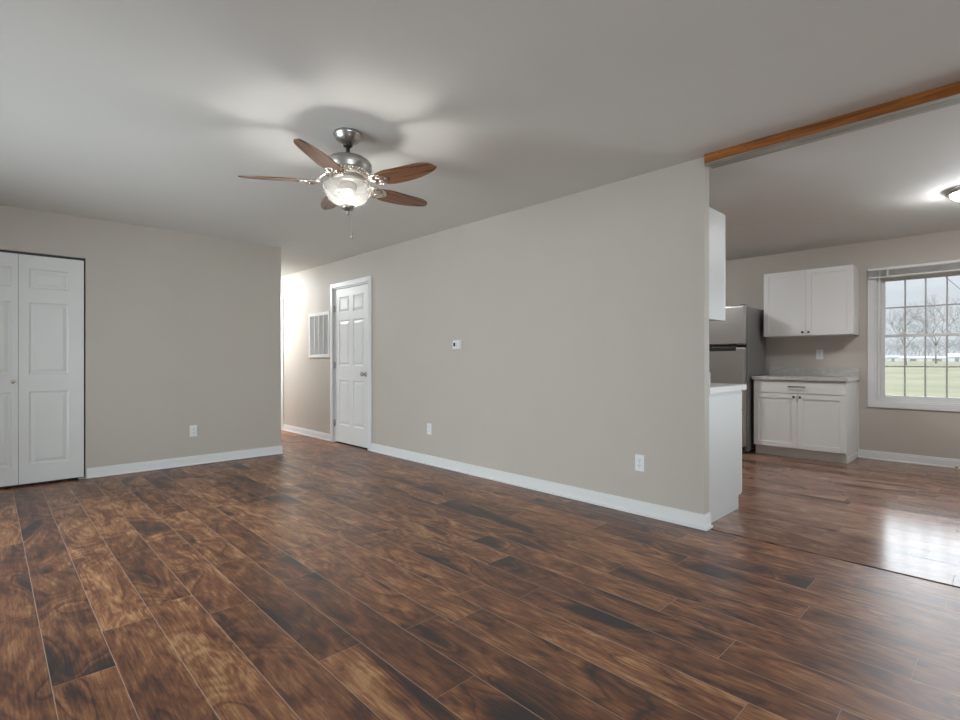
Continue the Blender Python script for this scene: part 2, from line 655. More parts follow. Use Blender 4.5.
def wall_y(name, x0, x1, ya, yb, holes=(), label=None):
    """a wall that runs along Y, holes (y0, y1, z0, z1)"""
    b = B()
    cuts = sorted({ya, yb, *[h[0] for h in holes], *[h[1] for h in holes]})
    for y0, y1 in zip(cuts, cuts[1:]):
        hs = [h for h in holes if h[0] <= y0 + 1e-6 and h[1] >= y1 - 1e-6]
        z = 0.0
        for h in sorted(hs, key=lambda q: q[2]):
            if h[2] > z: box(b, x0, x1, y0, y1, z, h[2])
            z = h[3]
        if z < H: box(b, x0, x1, y0, y1, z, H)
    return struct(name, b, M['wall'], label=label)


def wall_x(name, y0, y1, xa, xb, holes=(), label=None):
    b = B()
    cuts = sorted({xa, xb, *[h[0] for h in holes], *[h[1] for h in holes]})
    for x0, x1 in zip(cuts, cuts[1:]):
        hs = [h for h in holes if h[0] <= x0 + 1e-6 and h[1] >= x1 - 1e-6]
        z = 0.0
        for h in sorted(hs, key=lambda q: q[2]):
            if h[2] > z: box(b, x0, x1, y0, y1, z, h[2])
            z = h[3]
        if z < H: box(b, x0, x1, y0, y1, z, H)
    return struct(name, b, M['wall'], label=label)


wall_y('wall_right', XW, XWB, YE, YH, [(5.495, 6.385, 0, 2.075), (8.065, 8.87, 0, 2.045)], 'long greige wall between living room and kitchen')
wall_x('wall_left', YL, YL + 0.115, XS, XC, [(-1.172, 0.664, 0, 2.058)], 'greige wall with the closet doors')
wall_y('wall_hall', XC - 0.115, XC, YL + 0.115, YH, label='hall side of the closet wall')
wall_x('wall_hall_end', YH, YH + 0.115, XC - 0.115, XWB, label='end wall of the hall')
wall_x('wall_closet', YL + 0.72, YL + 0.80, XS, XC - 0.115, label='back wall of the closet')
wall_y('wall_kitchen', XK, XK + 0.14, YB, YK, [(0.226, 1.07, 0.645, 2.07), (-1.9, -0.1, 0.0, 2.05)], 'greige kitchen wall with the window')
wall_x('wall_kitchen_end', YK, YK + 0.115, XWB, XK + 0.14, label='end wall of the kitchen')
wall_y('wall_side', XS - 0.14, XS, YB, YL + 0.8, [(2.3, 4.9, 0.0, 2.08)], 'greige wall behind the camera')
wall_x('wall_back', YB - 0.14, YB, XS - 0.14, XK + 0.14, [(-1.05, 0.85, 0.62, 2.08)], 'greige wall behind the camera')


def baseboard_y(name, xw, out, ya, yb, label, zt=0.098):
    """along Y on the face x = xw, thickness towards out (+1 or -1)"""
    b = B()
    box(b, xw, xw + out * 0.014, ya, yb, 0.002, zt - 0.018, bevel=0.001)
    box(b, xw, xw + out * 0.009, ya, yb, zt - 0.020, zt, bevel=0.004)
    box(b, xw, xw + out * 0.026, ya, yb, 0.0015, 0.018, bevel=0.006)      # shoe moulding
    return struct(name, b, M['trim'], label=label)


def baseboard_x(name, yw, out, xa, xb, label, zt=0.098):
    b = B()
    box(b, xa, xb, yw, yw + out * 0.014, 0.002, zt - 0.018, bevel=0.001)
    box(b, xa, xb, yw, yw + out * 0.009, zt - 0.020, zt, bevel=0.004)
    box(b, xa, xb, yw, yw + out * 0.026, 0.0015, 0.018, bevel=0.006)
    return struct(name, b, M['trim'], label=label)


b = B()
for (t, za, zb) in ((0.014, 0.002, 0.080), (0.010, 0.080, 0.098), (0.026, 0.0015, 0.018)):
    v = [(XW, YE), (XW, 5.42), (XW - t, 5.42), (XW - t, YE - t), (XWB - 0.002, YE - t), (XWB - 0.002, YE)]
    lo_ = [b.verts.new((x, y, za)) for x, y in v]
    hi_ = [b.verts.new((x, y, zb)) for x, y in v]
    b.faces.new(lo_); b.faces.new(hi_[::-1])
    for i in range(6):
        j = (i + 1) % 6
        b.faces.new((lo_[j], lo_[i], hi_[i], hi_[j]))
struct('baseboard_right', b, M['trim'], label='white baseboard along the long wall and round its end')
baseboard_y('baseboard_hall', XW, -1, 6.456, 7.99, 'white baseboard in the hall')
baseboard_x('baseboard_left', YL, -1, 0.672, XC + 0.014, 'white baseboard along the closet wall')
baseboard_y('baseboard_hall_left', XC, 1, YL - 0.012, YH, 'white baseboard on the hall side of the closet wall')
baseboard_y('baseboard_kitchen', XK, -1, -0.08, 1.217, 'white baseboard under the kitchen window')


# ------------------------------------------------------------------ doors
def slab_panels(bm, u0, u1, z0, z1, panels, front, thick, put):
    """a moulded slab: rails and stiles at depth 0, panels sunk with a raised field.
    put(u, d, z) maps (across, depth behind the face, height) to a point"""
    us = sorted({u0, u1, *[p[0] for p in panels], *[p[1] for p in panels]})
    zs = sorted({z0, z1, *[p[2] for p in panels], *[p[3] for p in panels]})

    def quad(*pts, sm=False):
        f = bm.faces.new([bm.verts.new(put(*p)) for p in pts])
        f.smooth = sm

    def inside(u, z):
        return any(p[0] < u < p[1] and p[2] < z < p[3] for p in panels)
    for a, c in zip(us, us[1:]):
        for d, e in zip(zs, zs[1:]):
            if not inside((a + c) / 2, (d + e) / 2):
                quad((a, 0, d), (c, 0, d), (c, 0, e), (a, 0, e))
    for (a, c, d, e) in panels:
        rings = [(0.0, 0.0), (0.004, 0.007), (0.012, 0.010), (0.020, 0.010), (0.046, 0.003), (0.050, 0.003)]
        for (i0, q0), (i1, q1) in zip(rings, rings[1:]):
            o = [(a + i0, q0, d + i0), (c - i0, q0, d + i0), (c - i0, q0, e - i0), (a + i0, q0, e - i0)]
            i = [(a + i1, q1, d + i1), (c - i1, q1, d + i1), (c - i1, q1, e - i1), (a + i1, q1, e - i1)]
            for k in range(4):
                quad(o[k], o[(k + 1) % 4], i[(k + 1) % 4], i[k])
        quad((a + .05, .003, d + .05), (c - .05, .003, d + .05), (c - .05, .003, e - .05), (a + .05, .003, e - .05))
    quad((u0, thick, z0), (u0, thick, z1), (u1, thick, z1), (u1, thick, z0))
    for (p, q) in (((u0, z0), (u0, z1)), ((u0, z1), (u1, z1)), ((u1, z1), (u1, z0)), ((u1, z0), (u0, z0))):
        quad((p[0], 0, p[1]), (p[0], thick, p[1]), (q[0], thick, q[1]), (q[0], 0, q[1]))
    bmesh.ops.remove_doubles(bm, verts=bm.verts, dist=0.0002)


# door_1: the white bifold closet doors in the left wall
d1 = tag(empty('door_1', (-0.25, YL, 0)), 'white four-leaf bifold closet doors with moulded panels', kind='structure')
FY = 0.012
edges = [-1.164, -0.712, -0.257, 0.198, 0.653]
for k in range(4):
    x0, x1 = edges[k] + 0.0015 + 0.25, edges[k + 1] - 0.0015 + 0.25
    b = B()
    a0, a1 = x0 + 0.068, x1 - 0.108
    if k in (0, 2): a0, a1 = x0 + 0.108, x1 - 0.045
    pans = [(a0, a1, 1.745, 1.915), (a0, a1, 0.985, 1.62), (a0, a1, 0.185, 0.83)]
    slab_panels(b, x0, x1, 0.022, 2.036, pans, 0, 0.035, lambda u, d, z: (u, FY + d, z))
    leaf = obj('leaf', b, M['door'], d1)
    if k == 2:
        b = B()
        lathe(b, [(0.0005, -0.040), (0.012, -0.039), (0.0165, -0.032), (0.0165, -0.026), (0.008, -0.016), (0.006, -0.006), (0.010, -0.002), (0.010, 0.0)],
              (x1 - 0.036, FY, 0.922), 20, axis='Y')
        tag(obj('door_knob', b, M['nickel_bright'], leaf), 'small round pale metal knob')
b = B(); box(b, -1.168 + .25, 0.662 + .25, 0.018, 0.045, 2.040, 2.057)
tag(obj('track', b, M['black'], d1), 'dark overhead track')
b = B(); box(b, 0.61 + .25, 0.662 + .25, 0.008, 0.05, 0.001, 0.016, bevel=0.002)
obj('floor_bracket', b, M['nickel'], d1)
b = B(); box(b, -1.171 + .25, 0.663 + .25, 0.075, 0.085, 0.0, 2.05)  # near-black sheet stands in for the shade behind the leaves
obj('closet_shade_board', b, M['dark'], d1)


# door_2: six panel door in the long wall; door_3: its neighbour down the hall, of which the casing shows
def passage_door(name, y0, y1, ztop, label, cas=0.066):
    """opening y0..y1; hinges on the far (large y) side"""
    d = tag(empty(name, (XW, y0, 0)), label, kind='structure')
    w = y1 - y0
    b = B()
    for (ya, yb, za, zb) in ((-cas - 0.006, -0.004, 0.0, ztop + cas), (w + 0.004, w + cas + 0.006, 0.0, ztop + cas), (-0.004, w + 0.004, ztop, ztop + cas)):
        box(b, -0.016, 0.0, ya, yb, za, zb, bevel=0.004)
    for (ya, yb, za, zb) in ((-cas * 0.45 - 0.006, -0.006, 0.0, ztop + cas * .45), (w + 0.006, w + cas * .45 + 0.006, 0.0, ztop + cas * .45), (-0.004, w + 0.004, ztop + 0.002, ztop + cas * .45)):
        box(b, -0.020, -0.012, ya, yb, za, zb, bevel=0.003)
    obj('casing', b, M['trim'], d)
    b = B()
    box(b, 0.0, 0.115, -0.004, 0.014, 0, ztop)
    box(b, 0.0, 0.115, w - 0.014, w + 0.004, 0, ztop)
    box(b, 0.0, 0.115, 0.014, w - 0.014, ztop - 0.014, ztop + 0.004)
    obj('jamb', b, M['trim'], d)
    b = B()
    s0, s1, zt = 0.018, w - 0.018, ztop - 0.020
    st = 0.112
    mid = (s0 + s1) / 2
    pl, pr = (s0 + st, mid - 0.048), (mid + 0.048, s1 - st)
    pans = []
    for (a, c) in (pl, pr):
        pans += [(a, c, 1.740, 1.945), (a, c, 1.035, 1.635), (a, c, 0.250, 0.845)]
    slab_panels(b, s0, s1, 0.018, zt, pans, 0, 0.035, lambda u, q, z: (0.010 + q, u, z))
    sl = obj('slab', b, M['door'], d)
    for zc in (0.26, 1.04, 1.80):
        b = B()
        lathe(b, [(0.0062, -0.045), (0.0062, 0.045)], (0.003, s1 + 0.003, zc), 12)
        box(b, 0.0055, 0.0095, s1 - 0.026, s1, zc - 0.044, zc + 0.044)
        tag(obj('hinge', b, M['nickel'], d), 'dull metal hinge')
    b = B()
    yk = s0 + 0.068
    lathe(b, [(0.032, 0.0098), (0.032, 0.004), (0.014, -0.001), (0.011, -0.020), (0.022, -0.028), (0.027, -0.040), (0.026, -0.052), (0.017, -0.060), (0.0005, -0.062)],
          (0.0, yk, 0.935), 24, axis='X')
    tag(obj('door_knob', b, M['nickel'], sl), 'round nickel door knob')
    b = B(); box(b, 0.012, 0.11, 0.014, w - 0.014, 0.0, 0.002)  # near-black strip painted in as the shade under the slab
    obj('gap_shade_strip', b, M['dark'], d)
    return d


passage_door('door_2', 5.495, 6.385, 2.075, 'white six panel door in the long wall', 0.064)
passage_door('door_3', 8.065, 8.87, 2.045, 'white door casing at the end of the hall')

# rooms behind the closed doors: a plain board keeps daylight out
b = B(); box(b, XWB + 0.5, XWB + 0.55, YK + 0.115, YH, 0, H)
struct('wall_utility', b, M['wall'], label='wall of the closet behind the six panel door')
b = B(); box(b, XWB, XWB + 0.55, YH, YH + 0.115, 0, H)
struct('wall_utility_end', b, M['wall'], label='end wall of the closet behind the six panel door')
b = B(); box(b, XWB, XWB + 0.55, YK + 0.115, YH + .115, -0.12, 0)
struct('floor_utility', b, M['floor'], label='floor behind the six panel door')

# ------------------------------------------------------------------ kitchen window
wn = tag(empty('window_1', (XK, 0.648, 0)), 'white double hung kitchen window with grille bars', kind='structure')
wy, z0, z1 = 0.422, 0.645, 2.07        # half width of the opening
b = B()
c = 0.062
for (ya, yb, za, zb) in ((-wy - c, -wy + 0.004, z0 - c, z1 + c), (wy - 0.004, wy + c, z0 - c, z1 + c), (-wy, wy, z1 - 0.004, z1 + c), (-wy, wy, z0 - c, z0 + 0.004)):
    box(b, -0.018, 0.0, ya, yb, za, zb, bevel=0.004)
obj('casing', b, M['trim'], wn)
b = B()
for (ya, yb, za, zb) in ((-wy, -wy + 0.018, z0, z1), (wy - 0.018, wy, z0, z1), (-wy + 0.018, wy - 0.018, z1 - 0.018, z1), (-wy + 0.018, wy - 0.018, z0, z0 + 0.018)):
    box(b, 0.0, 0.14, ya, yb, za, zb)
for (ya, yb, za, zb) in ((-wy + .018, -wy + 0.046, z0 + .018, z1 - .018), (wy - 0.046, wy - .018, z0 + .018, z1 - .018), (-wy + .046, wy - .046, z1 - 0.046, z1 - .018), (-wy + .046, wy - .046, z0 + .018, z0 + 0.032)):
    box(b, 0.045, 0.13, ya, yb, za, zb, bevel=0.003)
obj('window_frame', b, M['vinyl'], wn)
ZM = 1.372


def sash(xa, xb, za, zb, top, bot, name):
    b = B()
    hw = wy - 0.046
    st = 0.036
    box(b, xa, xb, -hw, -hw + st, za, zb, bevel=0.003)
    box(b, xa, xb, hw - st, hw, za, zb, bevel=0.003)
    box(b, xa, xb, -hw + st, hw - st, zb - top, zb, bevel=0.003)
    box(b, xa, xb, -hw + st, hw - st, za, za + bot, bevel=0.003)
    s = obj(name, b, M['vinyl'], wn)
    g = hw - st
    xm = (xa + xb) / 2
    b = B(); box(b, xm - 0.002, xm + 0.002, -g, g, za + bot, zb - top)
    obj('glass_pane', b, M['glass'], s)
    b = B()
    for k in (1, 2, 3):
        y = -g + 2 * g * k / 4
        box(b, xm - 0.006, xm + 0.006, y - 0.0075, y + 0.0075, za + bot, zb - top, bevel=0.002)
    zc = (za + bot + zb - top) / 2
    box(b, xm - 0.0055, xm + 0.0055, -g, g, zc - 0.0075, zc + 0.0075, bevel=0.002)
    obj('grille', b, M['muntin'], s)
    return s


up = sash(0.092, 0.122, ZM - 0.012, z1 - 0.046, 0.040, 0.034, 'upper_sash')
lo = sash(0.056, 0.086, z0 + 0.032, ZM + 0.020, 0.032, 0.042, 'lower_sash')
for y in (-0.18, 0.18):
    b = B()
    box(b, 0.060, 0.084, y - 0.030, y + 0.030, ZM + 0.020, ZM + 0.026, bevel=0.002)
    box(b, 0.066, 0.080, y - 0.022, y + 0.020, ZM + 0.026, ZM + 0.044, bevel=0.004)
    obj('sash_lock', b, M['vinyl'], lo)

# raised mini blind
bl = tag(empty('window_blind', (XK, 0.648, 2.045)), 'raised white mini blind bunched at the top of the kitchen window', 'blind')
b = B(); box(b, -0.050, -0.004, -0.475, 0.475, 0.052, 0.078, bevel=0.004)
obj('headrail', b, M['slat'], bl)
b = B()
for k in range(14):
    box(b, -0.052, -0.022, -0.470, 0.470, 0.048 - k * 0.0042 - 0.0014, 0.048 - k * 0.0042)
obj('slat_stack', b, M['slat'], bl)
b = B(); box(b, -0.053, -0.021, -0.472, 0.472, -0.030, -0.013, bevel=0.004)
obj('bottom_rail', b, M['slat'], bl)
b = B(); tube(b, [(-0.056, 0.368, 0.060), (-0.060, 0.368, -0.2), (-0.058, 0.370, -0.86)], 0.0035, 8)
obj('tilt_wand', b, M['plastic'], bl)
b = B()
box(b, -0.055, -0.0535, -0.308, -0.292, -0.03, 0.052)
obj('ladder_tape', b, M['slat'], bl)
b = B()
box(b, -0.055, -0.0535, 0.292, 0.308, -0.03, 0.052)
obj('ladder_tape', b, M['slat'], bl)

# unseen openings, added to bring in fill daylight: plain framed panes
def fixed_window(name, cx, cy, cz, w, h, axis, label, mull=1):
    e = tag(empty(name, (cx, cy, cz)), label, kind='structure')
    b = B(); g = B()
    f = 0.05
    bars = [(-w/2, -w/2 + f, -h/2, h/2), (w/2 - f, w/2, -h/2, h/2), (-w/2 + f, w/2 - f, h/2 - f, h/2), (-w/2 + f, w/2 - f, -h/2, -h/2 + f)]
    for k in range(1, mull + 1):
        u = -w/2 + w * k / (mull + 1)
        bars.append((u - 0.025, u + 0.025, -h/2 + f, h/2 - f))
    for (u0, u1, q0, q1) in bars:
        if axis == 'Y': box(b, -0.05, 0.05, u0, u1, q0, q1)
        else: box(b, u0, u1, -0.05, 0.05, q0, q1)
    if axis == 'Y': box(g, -0.002, 0.002, -w/2 + f, w/2 - f, -h/2 + f, h/2 - f)
    else: box(g, -w/2 + f, w/2 - f, -0.002, 0.002, -h/2 + f, h/2 - f)
    obj('window_frame', b, M['vinyl'], e)
    obj('glass_pane', g, M['glass'], e)


fixed_window('added_door_5', XS - 0.07, 3.60, 1.04, 2.6, 2.08, 'Y', 'added wide sliding glass door, unseen left of the camera', 1)
fixed_window('added_window_2', -0.1, YB - 0.07, 1.35, 1.9, 1.46, 'X', 'added window, unseen behind the camera', 1)
fixed_window('added_door_4', XK + 0.07, -1.0, 1.025, 1.8, 2.05, 'Y', 'added glass patio door, unseen beside the kitchen window', 1)

# ------------------------------------------------------------------ ceiling beam
b = B()
box(b, 3.342, 3.475, YB, YE - 0.015, 2.380, H - 0.0005, bevel=0.003)
b.faces.ensure_lookup_table()
bmesh.ops.recalc_face_normals(b, faces=b.faces)
for f in b.faces:
    if f.normal.z < -0.9: f.material_index = 1  # downward face takes the greyer streaked wood
tag(obj('ceiling_beam', b, [M['beam'], M['beam_under']]), 'orange stained wooden beam across the ceiling above the kitchen opening', 'beam')

# ------------------------------------------------------------------ ceiling fan
fan = tag(empty('ceiling_fan', (1.527, 2.708, H)), 'five blade brushed nickel ceiling fan with walnut blades and lit glass bowl', 'ceiling fan')
b = B(); lathe(b, [(0.079, -0.0005), (0.082, -0.010), (0.078, -0.020), (0.074, -0.024), (0.071, -0.034), (0.062, -0.047), (0.046, -0.058), (0.030, -0.063), (0.014, -0.064)], n=48)
obj('canopy', b, M['nickel'], fan)
b = B(); lathe(b, [(0.005, -0.066), (0.028, -0.072), (0.029, -0.084), (0.020, -0.094), (0.012, -0.096)], n=32)
obj('hanger_ball', b, M['black'], fan)
b = B(); lathe(b, [(0.0125, -0.085), (0.0125, -0.150), (0.024, -0.152), (0.026, -0.168)], n=24)
obj('downrod', b, M['nickel'], fan)
b = B(); lathe(b, [(0.026, -0.150), (0.070, -0.153), (0.106, -0.163), (0.128, -0.178), (0.138, -0.194), (0.139, -0.225), (0.132, -0.232), (0.134, -0.238), (0.118, -0.246), (0.060, -0.250)], n=56)
mh = obj('motor_housing', b, M['nickel'], fan)
b = B()                                        # fluted collar that hides the flywheel
for i in range(40):
    a = 2 * PI * i / 40
    p = Vector((math.cos(a), math.sin(a), 0))
    tube(b, [p * 0.122 + Vector((0, 0, -0.236)), p * 0.128 + Vector((0, 0, -0.246)), p * 0.118 + Vector((0, 0, -0.258)), p * 0.108 + Vector((0, 0, -0.264))], 0.0055, 6)
lathe(b, [(0.100, -0.240), (0.118, -0.250), (0.104, -0.266), (0.070, -0.270)], n=48)
obj('fluted_collar', b, M['nickel_bright'], fan)
b = B(); lathe(b, [(0.070, -0.262), (0.088, -0.270), (0.096, -0.285), (0.094, -0.300), (0.060, -0.308)], n=48)
lathe(b, [(0.05, -0.30), (0.054, -0.330), (0.046, -0.352), (0.030, -0.360)], n=28)
obj('light_fitter', b, M['nickel'], fan)

PH0 = 149.0
ZB = -0.308
PITCH = R(-12)


def blade_meshes():
    pts = []
    # outline in the blade's own plane: x outward from the hub, y across
    up_, dn = [], []
    n = 26
    r0, r1 = 0.195, 0.602
    for i in range(n + 1):
        t = i / n
        x = r0 + (r1 - r0) * t
        root = min(1.0, 0.62 + 2.2 * t - 2.2 * t * t) if t < 0.5 else 1.0
        wu = 0.068 * root * (1 - max(0.0, (t - 0.25) / 0.75) ** 2.2) ** 0.75 if t < 1 else 0.0
        wd = 0.068 * root * (1 - max(0.0, (t - 0.55) / 0.45) ** 3.6) ** 0.55 if t < 1 else 0.0
        cy = -0.022 * t * t
        up_.append((x, cy + wu))
        dn.append((x, cy - wd))
    ring = up_ + dn[::-1][1:]
    m = Matrix.Translation((0, 0, ZB)) @ Matrix.Rotation(PITCH, 4, 'X')
    b = bmesh.new()
    tv = [b.verts.new((x, y, 0.0032)) for x, y in ring]
    bv = [b.verts.new((x, y, -0.0032)) for x, y in ring]
    b.faces.new(tv)
    b.faces.new(bv[::-1])
    k = len(ring)
    for i in range(k):
        j = (i + 1) % k
        b.faces.new((tv[j], tv[i], bv[i], bv[j]))
    bmesh.ops.transform(b, matrix=m, verts=b.verts)
    # bracket: arm from the collar, two open scrolls and a pad screwed to the blade
    c = bmesh.new()
    arm = [(0.105, 0, -0.252), (0.140, 0, -0.262), (0.170, 0, -0.292), (0.205, 0, -0.308)]
    tube(c, arm, [0.011, 0.009, 0.008, 0.007], 8)
    t2 = bmesh.new()
    for sgn in (-1, 1):
        tube(t2, [(0.150, 0.004 * sgn, 0.012), (0.168, 0.028 * sgn, 0.006), (0.195, 0.046 * sgn, -0.004), (0.222, 0.046 * sgn, -0.006),
                  (0.240, 0.032 * sgn, -0.006), (0.236, 0.016 * sgn, -0.006), (0.220, 0.012 * sgn, -0.006), (0.208, 0.022 * sgn, -0.006)],
             [0.006, 0.007, 0.0075, 0.0075, 0.007, 0.006, 0.0055, 0.005], 8)
        tube(t2, [(0.160, 0.010 * sgn, 0.004), (0.178, 0.020 * sgn, 0.0), (0.190, 0.010 * sgn, -0.004), (0.205, 0.0, -0.006)], 0.005, 8)
    pad = [(0.196, 0.040), (0.236, 0.050), (0.262, 0.030), (0.282, 0.0), (0.262, -0.030), (0.236, -0.050), (0.196, -0.040), (0.184, 0.0)]
    a_ = [t2.verts.new((x, y, -0.0034)) for x, y in pad]
    d_ = [t2.verts.new((x, y, -0.0070)) for x, y in pad]
    t2.faces.new(a_); t2.faces.new(d_[::-1])
    for i in range(8):
        j = (i + 1) % 8
        t2.faces.new((a_[j], a_[i], d_[i], d_[j]))
    for (x, y) in ((0.222, 0.030), (0.222, -0.030), (0.262, 0.0)):
        lathe(t2, [(0.006, -0.007), (0.006, -0.0095), (0.002, -0.011)], (x, y, 0), 10)
    merge(c, t2, m)
    return b, c


bb, cc = blade_meshes()
for k in range(5):
    rz = R(PH0 - 72 * k)
    if k == 0:
        ob = obj('fan_blade', bb, M['blade'], fan)
        oc = obj('blade_bracket', cc, M['nickel_bright'], fan)
    else:
        ob, oc = ob.copy(), oc.copy()
        COL.objects.link(ob); COL.objects.link(oc)
        ob.parent = oc.parent = fan
    ob.rotation_euler = oc.rotation_euler = (0, 0, rz)
b = B()
prof_o = [(0.138, -0.322), (0.140, -0.327), (0.137, -0.345), (0.128, -0.372), (0.112, -0.398), (0.088, -0.418), (0.052, -0.432), (0.020, -0.437)]
lathe(b, prof_o, n=64, cap=False)
obj('glass_bowl', b, M['bowl'], fan)
b = B(); lathe(b, [(0.024, -0.434), (0.040, -0.438), (0.036, -0.456), (0.018, -0.466), (0.008, -0.474), (0.011, -0.480), (0.009, -0.488), (0.003, -0.492)], n=28)
lathe(b, [(0.005, -0.36), (0.005, -0.445)], n=10)
obj('finial', b, M['nickel'], fan)
for k in range(3):
    a = R(40 + 120 * k)
    b = B()
    cx, cy = 0.021 * math.cos(a), 0.021 * math.sin(a)
    lathe(b, [(0.002, -0.408), (0.007, -0.406), (0.0105, -0.398), (0.0105, -0.384), (0.008, -0.370), (0.006, -0.3605)], (cx, cy, 0), 18)
    tag(obj('light_bulb', b, M['bulb'], fan), 'glowing bulb')
b = B()
tube(b, [(0.012, -0.02, -0.470), (0.013, -0.022, -0.520), (0.013, -0.022, -0.600)], 0.0014, 6)
for i in range(22):
    lathe(b, [(0.0004, 0.0022), (0.0022, 0.0), (0.0004, -0.0022)], (0.013, -0.022, -0.482 - i * 0.0055), 8)
pc = obj('pull_chain', b, M['nickel'], fan)
b = B(); lathe(b, [(0.001, -0.590), (0.005, -0.592), (0.0065, -0.602), (0.0085, -0.616), (0.0065, -0.630), (0.001, -0.634)], (0.013, -0.022, 0), 16)
obj('pull_knob', b, M['nickel'], pc)

for ch in fan.children:
    if not ch.name.startswith('canopy'): ch.location.z += 0.012

# ------------------------------------------------------------------ flush lights
def flush_light(name, x, y, r, mat, label, metal, drop=0.0):
    e = tag(empty(name, (x, y, H)), label, 'ceiling light')
    b = B(); lathe(b, [(r * 0.9, -0.0005), (r, -0.006), (r, -0.016), (r * 0.97, -0.026 - drop), (r * 0.88, -0.034 - drop), (r * 0.80, -0.034 - drop), (r * .78, -0.02)], n=64, cap=False)
    obj('ring', b, metal, e)
    b = B(); lathe(b, [(q, z - drop) for q, z in ((r * 0.83, -0.028), (r * 0.80, -0.045), (r * 0.66, -0.068), (r * 0.42, -0.084), (r * 0.18, -0.090), (0.004, -0.091))], n=56)
    obj('glass_dome', b, mat, e)
    b = B(); lathe(b, [(0.012, -0.088 - drop), (0.012, -0.096 - drop), (0.006, -0.104 - drop), (0.001, -0.106 - drop)], n=16)
    obj('finial', b, metal, e)
    return e


flush_light('flush_ceiling_light', 5.505, 0.205, 0.172, M['klight'], 'round lit flush mount ceiling light in the kitchen', M['nickel'])
flush_light('flush_ceiling_light', 5.30, 3.10, 0.172, M['klight'], 'added round lit flush light in the kitchen, unseen behind the long wall', M['nickel'])  # assumed second lamp, out of view, added to brighten cabinets and far wall
flush_light('hall_ceiling_light', 2.68, 8.30, 0.15, M['hlight'], 'flush ceiling light hidden down the hall', M['nickel'], 0.07)

# ------------------------------------------------------------------ outlets, thermostat, grille
def outlet(loc, rz, label):
    """face towards local -Y"""
    e = tag(empty('wall_outlet', loc, rz), label, 'outlet', 'white duplex outlets')
    b = B(); box(b, -0.036, 0.036, -0.006, -0.0004, -0.059, 0.059, bevel=0.003)
    obj('cover_plate', b, M['plastic'], e)
    for zc in (0.0195, -0.0195):
        b = B(); box(b, -0.017, 0.017, -0.0078, -0.004, zc - 0.0145, zc + 0.0145, bevel=0.004)
        s = obj('receptacle', b, M['plastic'], e)
        b = B()
        for (xx, zz, ww, hh) in ((-0.0065, 0.004, 0.0012, 0.0045), (0.0065, 0.004, 0.0012, 0.0038), (0.0, -0.007, 0.0024, 0.0024)):
            box(b, xx - ww, xx + ww, -0.0082, -0.0072, zc + zz - hh, zc + zz + hh)
        obj('slots', b, M['slot'], s)
    b = B(); lathe(b, [(0.003, -0.0055), (0.003, -0.0066), (0.001, -0.007)], (0, 0, 0), 10, axis='Y')
    obj('screw', b, M['nickel'], e)
    return e


outlet((1.572, YL, 0.362), 0, 'white duplex outlet low on the closet wall, right of the bifold doors')
outlet((XW, 4.292, 0.378), -PI/2, 'white outlet low on the long wall, below the thermostat')
outlet((XW, 1.860, 0.370), -PI/2, 'white outlet low on the long wall near its kitchen end')
outlet((XK, 1.594, 1.176), -PI/2, 'white outlet on the kitchen wall above the grey backsplash')

th = tag(empty('thermostat', (XW, 3.842, 1.262)), 'small white wall thermostat with dark display on the long wall', 'thermostat')
b = B(); box(b, -0.006, -0.0004, -0.058, 0.058, -0.046, 0.046, bevel=0.0025); obj('back_plate', b, M['plastic'], th)
b = B(); box(b, -0.026, -0.005, -0.052, 0.052, -0.041, 0.041, bevel=0.008, seg=3); obj('body', b, M['plastic'], th)
b = B(); box(b, -0.0275, -0.0255, 0.006, 0.034, -0.016, 0.020, bevel=0.0006); tag(obj('display', b, M['lcd'], th), 'small dark display')
b = B()
for zz in (0.008, -0.010): box(b, -0.028, -0.0255, -0.024, -0.012, zz - 0.005, zz + 0.005, bevel=0.001)
obj('button', b, M['muntin'], th)

gr = tag(empty('return_air_grille', (XW, 6.793, 1.463)), 'white return air grille on the hall wall left of the six panel door', 'vent')
b = B()
hw_, hh_, fr = 0.312, 0.318, 0.045
for (ya, yb, za, zb) in ((-hw_, -hw_ + fr, -hh_, hh_), (hw_ - fr, hw_, -hh_, hh_), (-hw_ + fr, hw_ - fr, hh_ - fr, hh_), (-hw_ + fr, hw_ - fr, -hh_, -hh_ + fr)):
    box(b, -0.012, -0.0004, ya, yb, za, zb, bevel=0.003)
obj('frame', b, M['trim'], gr)
b = B()
z = -hh_ + fr + 0.006
while z < hh_ - fr - 0.004:
    t = bmesh.new()
    bmesh.ops.create_cube(t, size=1.0)
    merge(b, t, Matrix.Translation((-0.006, 0, z)) @ Matrix.Rotation(R(-38), 4, 'Y') @ Matrix.Diagonal((0.015, 2 * (hw_ - fr), 0.0012, 1)))
    z += 0.0127
obj('louvres', b, M['trim'], gr)
for k in (-1, 0, 1):
    b = B(); box(b, -0.0115, -0.001, k * 0.133 - 0.011, k * 0.133 + 0.011, -hh_ + fr, hh_ - fr, bevel=0.002)
    obj('mullion', b, M['trim'], gr)
b = B(); box(b, -0.0012, -0.0003, -hw_ + fr, hw_ - fr, -hh_ + fr, hh_ - fr); obj('backing', b, M['fridge_side'], gr)

